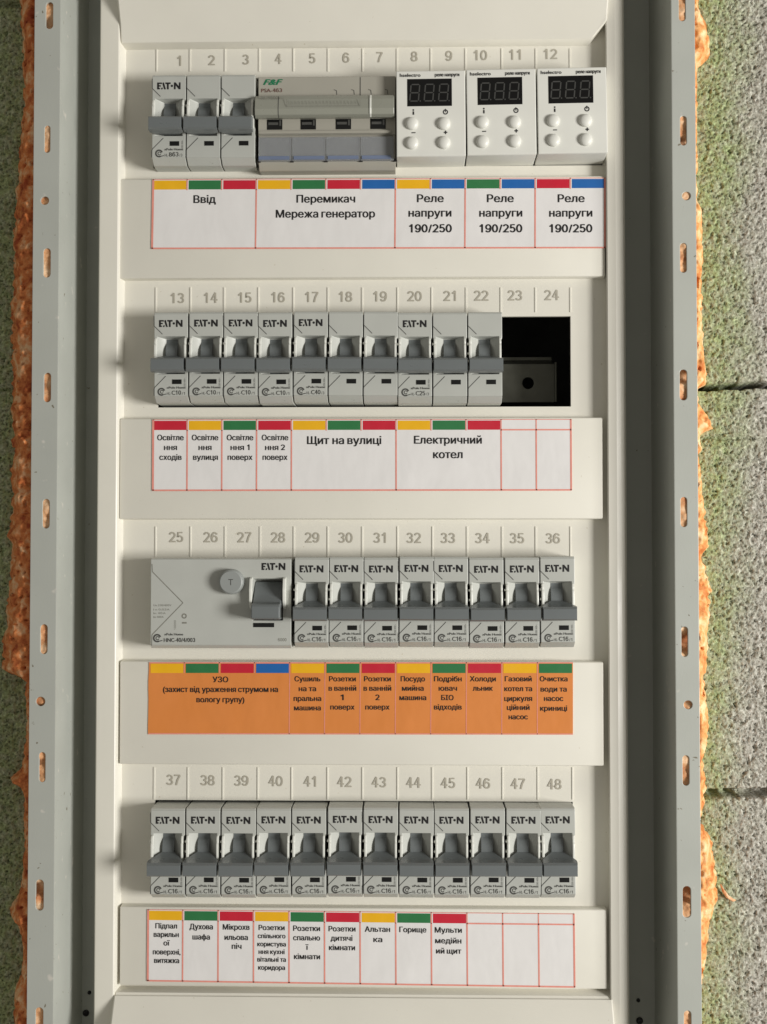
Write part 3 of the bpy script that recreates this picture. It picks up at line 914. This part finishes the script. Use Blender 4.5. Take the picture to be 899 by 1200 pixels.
for bx, by in ((18, 63), (55.5, 63.5), (18, 86), (55.5, 86)):
    b = MB(); cx, cy = -W2 + bx * S, T2 - by * S
    r = 3.15
    b.lathe(cx, cy, [(r, -0.2), (r, 0.7)] + [(r * math.cos(math.radians(a)), 0.7 + 1.55 * math.sin(math.radians(a))) for a in range(15, 90, 15)] + [(0.02, 2.25)], 28)
    b.build('push_button', M['white'], rel, RO, sharp=60)
b = MB()
yy = T2 - 7.4 * S
b.text('hselectro', -W2 + 4.5 * S, yy, 1.75, 0.08, 'L', width=24 * S, bold=0.03)
b.text('реле напруги', -W2 + 45.5 * S, yy, 1.7, 0.08, 'L', width=28.5 * S, bold=0.03)
cy = T2 - 49.5 * S; cx = -W2 + 20 * S
b.rect(cx - .4, cx + .4, cy - 1.2, cy + 0.5, 0.08); b.disc(cx, cy + 1.2, 0.45, 0.08, 10)
cx = -W2 + 57.5 * S
b.ring(cx, cy, 0.75, 1.3, 0.08); b.rect(cx - .22, cx + .22, cy - .1, cy + 1.6, 0.09)
cy = T2 - 73.5 * S
b.rect(-W2 + 20 * S - 1, -W2 + 20 * S + 1, cy - .25, cy + .25, 0.08)
b.rect(cx - .9, cx + .9, cy - .3, cy + .3, 0.08); b.rect(cx - .3, cx + .3, cy - .9, cy + .9, 0.085)
b.build('printed_text', M['ink'], rel, RO)
for i, (pl, pr_, ptop, pbot, lab) in enumerate(((464.8, 545.8, 82, 183.5, 'white voltage relay under slots 8 and 9, touching the grey switch'),
                                     (547.6, 628.8, 80, 182, 'middle white voltage relay, under slots 10 and 11 in the top row'),
                                     (630.4, 712.4, 77.5, 181, 'white voltage relay at the far right end of the top row'))):
    o = rel if i == 0 else copy_tree(rel)
    x, y = at((pl + pr_) / 2, (ptop + pbot) / 2, 3)
    o.location = w2b(x, y - 21.5, -14)
    o.rotation_euler = (0, math.radians((-0.3, -0.6, -0.7)[i]), 0)
    o['label'] = lab

# ------------------------------------------------------------------ paper label strips
HP = H_LEDGE + 0.35
INK = {'Y': 'band_yellow', 'G': 'band_green', 'R': 'band_red', 'B': 'band_blue'}
STRIPS = [
 dict(tl=(179, 210), tr=(709.5, 208), br=(709.5, 290.5), bl=(177.5, 291.5), n=13, band='YGRYGRBYBGBRB',
      cells=[0, 3, 7, 9, 11, 13], paper='paper', label='white paper label strip in the top row with generator and relay captions',
      text=[[('Ввід', 240, 238, 26, 9)], [('Перемикач', 382, 237.5, 69, 9), ('Мережа генератор', 381.5, 255, 117, 9)],
            [('Реле', 504.5, 237, 31, 9), ('напруги', 504, 254, 50, 9), ('190/250', 504.5, 272.5, 50, 9.5)],
            [('Реле', 586.5, 237, 31, 9), ('напруги', 587, 254, 50, 9), ('190/250', 587, 272.5, 50, 9.5)],
            [('Реле', 669.5, 237, 31, 9), ('напруги', 669, 254, 50, 9), ('190/250', 669, 272.5, 50, 9.5)]]),
 dict(tl=(179, 491.5), tr=(669.5, 491), br=(670, 574.5), bl=(178.5, 575), n=12, band='RYGRYGRYGR..',
      cells=[0, 1, 2, 3, 4, 7, 10, 11, 12], paper='paper', label='white paper label strip in the second row with two blank cells',
      text=[[('Освітле', 200, 516, 31, 6.5), ('ння', 200, 527.5, 15, 6.5), ('сходів', 200, 539, 26, 6.5)],
            [('Освітле', 240.5, 516, 31, 6.5), ('ння', 240.5, 527.5, 15, 6.5), ('вулиця', 241, 539, 29, 6.5)],
            [('Освітле', 281.5, 516, 31, 6.5), ('ння 1', 281.5, 527.5, 22, 6.5), ('поверх', 281.5, 539, 29, 6.5)],
            [('Освітле', 322.5, 516, 31, 6.5), ('ння 2', 322.5, 527.5, 23, 6.5), ('поверх', 322.5, 539, 29, 6.5)],
            [('Щит на вулиці', 403.5, 520.5, 87, 9)], [('Електричний', 525, 520, 79, 9), ('котел', 525, 537, 34, 9)]]),
 dict(tl=(175, 776), tr=(671.5, 776), br=(671.5, 861), bl=(174, 860.5), n=12, band='YGRBYGRYGRYG',
      cells=[0, 4, 5, 6, 7, 8, 9, 10, 11, 12], paper='paper_orange', label='orange paper label strip in the third row for the protected circuits',
      text=[[('УЗО', 258.5, 799.5, 18, 6.5), ('(захист від ураження струмом на', 258.5, 811, 135, 6.5), ('вологу групу)', 258.5, 823, 56, 6.5)],
            [('Сушиль', 360.5, 798.5, 30, 6), ('на та', 360.5, 810, 20, 6), ('пральна', 360.5, 821.5, 32, 6), ('машина', 360.5, 832.5, 31, 6)],
            [('Розетки', 401.5, 798.5, 31, 6), ('в ванній', 401.5, 809.5, 32, 6), ('1', 401, 820.5, 3.5, 6.5), ('поверх', 401.5, 831.5, 28, 6)],
            [('Розетки', 442.5, 798.5, 31, 6), ('в ванній', 442.5, 809.5, 32, 6), ('2', 442.5, 820.5, 4.5, 6.5), ('поверх', 442.5, 831.5, 28, 6)],
            [('Посудо', 484, 798.5, 28, 6), ('мийна', 484, 809.5, 25, 6), ('машина', 484, 820.5, 31, 6)],
            [('Подрібн', 525, 798.5, 32, 6), ('ювач', 525, 809.5, 21, 6), ('БІО', 524.5, 820.5, 14, 6), ('відходів', 525, 831.5, 32, 6)],
            [('Холоди', 566, 798.5, 30, 6), ('льник', 566, 809.5, 23, 6)],
            [('Газовий', 607.5, 798.5, 31, 6), ('котел та', 607.5, 810, 32, 6), ('циркуля', 607.5, 821.5, 32, 6), ('ційний', 607.5, 832, 26, 6), ('насос', 607.5, 843, 22, 6)],
            [('Очистка', 649, 798.5, 32, 6), ('води та', 649, 810.5, 30, 6), ('насос', 649, 821.5, 22, 6), ('криниці', 649, 833, 31, 6)]]),
 dict(tl=(173, 1065.5), tr=(673, 1070.5), br=(674, 1157), bl=(172.5, 1149.5), n=12, band='YGRYGRYGR...',
      cells=list(range(13)), paper='paper', label='white paper label strip in the bottom row with three blank cells',
      text=[[('Підпал', 195, 1088, 25, 6), ('варильн', 195, 1098, 29, 6), ('ої', 195.5, 1108, 7, 6), ('поверхні,', 195.5, 1118.5, 32, 6), ('витяжка', 195.5, 1128.5, 29, 6)],
            [('Духова', 236, 1089, 27, 6.3), ('шафа', 236, 1101, 20, 6.3)],
            [('Мікрохв', 277, 1089.5, 31, 6.3), ('ильова', 277, 1101.5, 27, 6.3), ('піч', 277.5, 1112, 11, 6.3)],
            [('Розетки', 318.5, 1090, 30, 6), ('спільного', 318.5, 1099.5, 32, 5.4), ('користува', 318.5, 1109, 33, 5.4), ('ння кухні', 318.5, 1118, 30, 5.4), ('вітальні та', 318.5, 1127, 33, 5.4), ('коридора', 318.5, 1136.5, 31, 5.4)],
            [('Розетки', 359.5, 1091, 31, 6.2), ('спально', 359.5, 1102, 31, 6.2), ('ї', 360, 1113, 3, 6.2), ('кімнати', 360, 1124, 30, 6.2)],
            [('Розетки', 401, 1091.5, 31, 6.2), ('дитячі', 400.5, 1102.5, 25, 6.2), ('кімнати', 401, 1113.5, 30, 6.2)],
            [('Альтан', 442.5, 1092, 29, 6.3), ('ка', 443, 1104, 10, 6.3)],
            [('Горище', 484, 1092.5, 31, 6.3)],
            [('Мульти', 525.5, 1093, 31, 6.3), ('медійн', 525.5, 1105.5, 30, 6.3), ('ий щит', 526, 1117.5, 29, 6.3)]]),
]
for si, st in enumerate(STRIPS):
    c4 = [Vector(at(*st[k_], HP)) for k_ in ('tl', 'tr', 'br', 'bl')]
    def uv(u, v):                   # v runs 0 at the top to 1 at the bottom
        p = c4[0].lerp(c4[1], u).lerp(c4[3].lerp(c4[2], u), v)
        return (p.x, p.y)
    ang = math.atan2(c4[1].y - c4[0].y, c4[1].x - c4[0].x)
    mid = uv(0.5, 1.0)
    so = (mid[0], mid[1], H_LEDGE)
    t = thing('label_strip', *so, st['label'], 'label strip', 'paper label strips')
    b = MB()
    n = 80
    pts, fs = [], []
    rnd = random.Random(si)
    edge = [rnd.uniform(-0.12, 0.12) for _ in range(9)]
    for r, v in enumerate((0, .125, .25, .375, .5, .625, .75, .875, 1.0)):
        for i in range(n + 1):
            x, y = uv(i / n, v)
            if i == 0: x += edge[r] - 0.25
            pts.append((x, y, HP))
    for r in range(8):
        for i in range(n):
            a = r * (n + 1) + i
            fs.append((a, a + 1, a + n + 2, a + n + 1))
    m_ = len(pts)
    border = [i for i in range(n + 1)] + [r * (n + 1) + n for r in range(1, 9)] + [8 * (n + 1) + i for i in range(n - 1, -1, -1)] + [r * (n + 1) for r in range(7, 0, -1)]
    low = {q: m_ + k_ for k_, q in enumerate(border)}
    pts += [(pts[q][0], pts[q][1], H_LEDGE + 0.03) for q in border]
    for k_ in range(len(border)):
        p_, q = border[k_], border[(k_ + 1) % len(border)]
        fs.append((p_, q, low[q], low[p_]))
    b.add(pts, fs)
    b.build('paper', M[st['paper']], t, so)
    N = st['n']
    vb = 0.150
    for i, ch in enumerate(st['band']):
        if ch == '.': continue
        g = 0.010
        u0, u1 = (i + 0.045) / N, (i + 0.975) / N
        b = MB(); b.flat([uv(u0, vb), uv(u1, vb), uv(u1, 0.02), uv(u0, 0.02)], HP + 0.05)
        b.build('colour_band', M[INK[ch]], t, so)
    b = MB()
    lw = 0.75
    def ln(u0, v0, u1, v1, w=lw): b.line([uv(u0, v0), uv(u1, v1)], w, HP + 0.08)
    if si != 2:
        ln(0.0015, 0, 0.0015, 1, 1.0); ln(0.999, 0, 0.999, 1, 0.9)
        ln(0, 0.995, 1, 0.995, 0.8); ln(0, 0.006, 1, 0.006, 0.35)
        for c in st['cells'][1:-1]:
            ln(c / N, 0.15, c / N, 1)
        for i in range(1, N):
            ln(i / N, 0, i / N, vb + .01, 0.6)
        e = len(st['band'].rstrip('.'))
        if e < N: ln(e / N, vb, 1, vb, 0.75)
    else:
        ln(0.0, 0.007, 1, 0.007, 0.6); ln(0, 0.99, 1, 0.99, 0.5)
        for i in list(range(1, N)):
            ln(i / N, 0, i / N, vb if i < 4 else 1, 0.4)
    b.build('printed_lines', M['line_red'], t, so)
    for cell in st['text']:
        b = MB()
        for s_, px, py, w, cap in cell:
            x, y = at(px, py, HP)
            big = cap >= 8
            b.text(s_, x, y, cap * 0.427 * (1.02 if big else 1.0), HP + 0.1, 'C', width=w * 0.4275, bold=0.028 if big else 0.027, rot=ang)
        b.build('printed_text', M['ink'], t, so)

# ------------------------------------------------------------------ block wall round the enclosure
def interp(tab, y):
    for (y0, v0), (y1, v1) in zip(tab, tab[1:]):
        if y0 <= y <= y1: return v0 + (v1 - v0) * (y - y0) / (y1 - y0)
    return tab[0][1] if y < tab[0][0] else tab[-1][1]
JR = [(PY(453, H_WALL), 1.35, 32.0), (PY(514, H_WALL), 0.75, 2.6), (PY(928, H_WALL), 1.9, 14)]
JL = [(PY(0, H_WALL), 1.7, 6.0), (PY(455, H_WALL), 0.8, 3.0), (PY(917, H_WALL), 1.7, 4.0)]
def wall_h(x, y, joints, slope):
    p = Vector((x, y, 3.7))
    h = 0.5 * noise.noise(p * 0.45) + 0.5 * noise.noise(p * 1.0 + Vector((5, 1, 0))) + 0.5 * noise.noise(p * 0.05)
    q = noise.noise(p * 0.62 + Vector((9, 9, 2)))
    if q > 0.28: h -= (q - 0.28) * 4.0
    q = noise.noise(p * 1.02 + Vector((2, 31, 7)))
    if q > 0.24: h -= (q - 0.24) * 4.5
    for jy, w, dpt in joints:
        yy = jy + (x - 165) * slope + 0.9 * noise.noise(Vector((x * 0.12, jy, 0))) + 0.45 * noise.noise(Vector((x * 0.5, jy, 3)))
        d = abs(y - yy) / w
        if d < 1.6: h -= dpt * math.exp(-d * d * d * d) * (0.75 + 0.5 * noise.noise(Vector((x * 0.2, jy * 3, 1))))
    return h
def grid_wall(b, xs, ys, joints, slope):
    pts, fs = [], []
    nx = len(xs)
    for y in ys:
        for x in xs:
            pts.append((x, y, H_WALL + wall_h(x, y, joints, slope)))
    for j in range(len(ys) - 1):
        for i in range(nx - 1):
            a = j * nx + i
            fs.append((a, a + 1, a + nx + 1, a + nx))
    # thickness: a back sheet and skirts
    o = len(pts)
    cor = [0, nx - 1, len(ys) * nx - 1, (len(ys) - 1) * nx]
    pts += [(pts[c][0], pts[c][1], H_WALL - 90) for c in cor]
    bot = [i for i in range(nx)]; top = [(len(ys) - 1) * nx + i for i in range(nx)]
    lef = [j * nx for j in range(len(ys))]; rig = [j * nx + nx - 1 for j in range(len(ys))]
    fs.append((o, o + 1, o + 2, o + 3))
    fs.append(tuple(bot + [o + 1, o])); fs.append(tuple(top[::-1] + [o + 3, o + 2]))
    fs.append(tuple(lef[::-1] + [o, o + 3])); fs.append(tuple(rig + [o + 2, o + 1]))
    b.add(pts, fs)
def frange(a, c, st):
    n = max(1, int(round((c - a) / st)))
    return [a + (c - a) * i / n for i in range(n + 1)]
ys = frange(YBOT, PY(1225, H_WALL), 6)[:-1] + frange(PY(1225, H_WALL), PY(-25, H_WALL), 0.62) + frange(PY(-25, H_WALL), YTOP, 6)[1:]
b = MB()
xr0 = EDGE_R_MM - 5.5; xr1 = at(915, 600, H_WALL)[0]
grid_wall(b, frange(xr0, xr1, 0.62) + frange(xr1, xr1 + 220, 5)[1:], ys, JR, 0.03)
xl1 = EDGE_L + 5.5; xl0 = at(-14, 600, H_WALL)[0]
grid_wall(b, frange(xl0 - 220, xl0, 5)[:-1] + frange(xl0, xl1, 0.62), ys, JL, 0.0)
wl = b.build('block_wall', M['wall'], sharp=180)
tag(wl, 'rough grey porous block wall with green stains round the enclosure', 'wall', kind='structure')

# ------------------------------------------------------------------ expanding foam along both flanges
LFO = [(-60, 20), (0, 24), (100, 28), (200, 18), (260, 15), (370, 12), (450, 13), (600, 12), (622, 8), (640, 12), (700, 8), (765, 1), (788, 1), (800, 30), (850, 33), (905, 25), (918, 11), (930, 28), (1000, 30), (1050, 24), (1075, 8), (1090, 20), (1110, 28), (1150, 25), (1170, 17), (1260, 17)]
RFO = [(-60, 819), (0, 818), (12, 828), (30, 832), (50, 833), (62, 819), (70, 815), (232, 815), (242, 823), (300, 824), (330, 822), (400, 824), (420, 826), (435, 831), (446, 828), (452, 815), (472, 815), (480, 829), (498, 838), (505, 822), (512, 818), (524, 823), (532, 816), (550, 820), (600, 827), (640, 832), (650, 821), (665, 827), (690, 834), (720, 832), (780, 829), (800, 825), (840, 831), (870, 830), (890, 822), (910, 826), (925, 828), (950, 822), (964, 816), (972, 826), (985, 834), (1010, 838), (1055, 843), (1064, 840), (1072, 836), (1090, 831), (1110, 828), (1125, 827), (1140, 821), (1165, 816), (1260, 818)]
def foam(name, table, sgn, x_edge, x_in, material, label, bulge, seed):
    """heightfield bead: ragged outer edge on the wall, running in under the flange"""
    pts, fs = [], []
    NU = 26
    ysf = frange(PY(1245, 5), PY(-45, 5), 0.75)
    for y in ysf:
        py = 638 - y / 1000 * 0 - y * F_PX / (D - 8) if True else 0
        # photograph row of this height on the foam
        xo = at(interp(table, py), py, H_WALL + 1)[0]
        xo += sgn * (1.4 * noise.noise(Vector((y * 0.33, seed, 0))) + 0.6 * noise.noise(Vector((y * 0.9, seed, 4))))
        wid = max(0.0, sgn * (xo - x_edge))
        for i in range(NU + 1):
            u = i / NU
            if u < 0.62:
                k = u / 0.62                       # 0 outer rim .. 1 flange edge
                x = xo + (x_edge - xo) * k
                top = H_FLANGE - 3.2
                hgt = H_WALL - 1.5 + (top - H_WALL + 1.5) * (1 - (1 - k) ** 2.6) * min(1, wid / 3.0 + 0.25) ** 0.6
            else:
                k = (u - 0.62) / 0.38
                x = x_edge + (x_in - x_edge) * k
                hgt = H_FLANGE - 2.9
            p = Vector((x, y, seed))
            nz = 1.7 * noise.noise(p * 0.22) + 0.9 * noise.noise(p * 0.5) + 0.2 * noise.noise(p * 1.3)
            if u < 0.62:
                c = noise.noise(p * 0.42 + Vector((3, 7, 1)))
                hgt += nz * bulge - max(0, c - 0.30) * 6 * bulge
                hgt = min(hgt, H_FLANGE - 1.7)
            else:
                void = noise.noise(Vector((seed * 3.1, y * 0.11, 2)))
                hgt += min(1.2, nz * 0.7) - max(0, void - 0.18) * 14
                hgt = min(hgt + 1.9, H_FLANGE - 0.3)
            pts.append((x, y, hgt))
    n = NU + 1
    for j in range(len(ysf) - 1):
        for i in range(NU):
            a = j * n + i
            fs.append((a, a + 1, a + n + 1, a + n))
    o = len(pts)
    pts += [(p[0], p[1], H_WALL - 8) for p in pts]
    for j in range(len(ysf) - 1):
        a = j * n
        fs.append((a, a + n, o + a + n, o + a)); a += NU
        fs.append((a, a + n, o + a + n, o + a))
    b = MB().add(pts, fs)
    ob = b.build(name, material, None, (0, 0, 0), sharp=180)
    ob.data.materials.append(M['foam_flange'])
    for pl in ob.data.polygons:
        if sgn * (pl.center.x * 1000 - x_edge) < -1.2: pl.material_index = 1
    return tag(ob, label, 'foam', 'expanding foam round the enclosure')
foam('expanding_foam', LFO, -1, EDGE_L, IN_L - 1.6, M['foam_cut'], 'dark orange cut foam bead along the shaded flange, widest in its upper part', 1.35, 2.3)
foam('expanding_foam', RFO, 1, EDGE_R_MM, IN_R + 1.6, M['foam'], 'bright orange foam bits sticking out past the sunlit flange', 1.25, 5.9)

# one loose curl of foam on the wall
x, y = at(851, 1048, H_WALL)
b = MB()
path = [(845, 1037), (848, 1044), (853, 1051), (859, 1055), (862, 1055)]
rings = []
for i, (px, py) in enumerate(path):
    cx, cy = at(px, py, H_WALL + 2)
    r = (0.35, 0.8, 0.95, 0.8, 0.3)[i]
    rings.append([(cx + r * math.cos(a) * 0.8, cy + r * math.sin(a), H_WALL + 1.6 + 0.7 * r * math.cos(a * 1 + 0.6)) for a in [k_ * math.pi / 4 for k_ in range(8)]])
b.loft(rings)
fk = b.build('foam_curl', M['foam_flange'], None, (x, y, H_WALL), sharp=180)
tag(fk, 'thin pale curl of dried foam stuck to the block wall', 'foam')
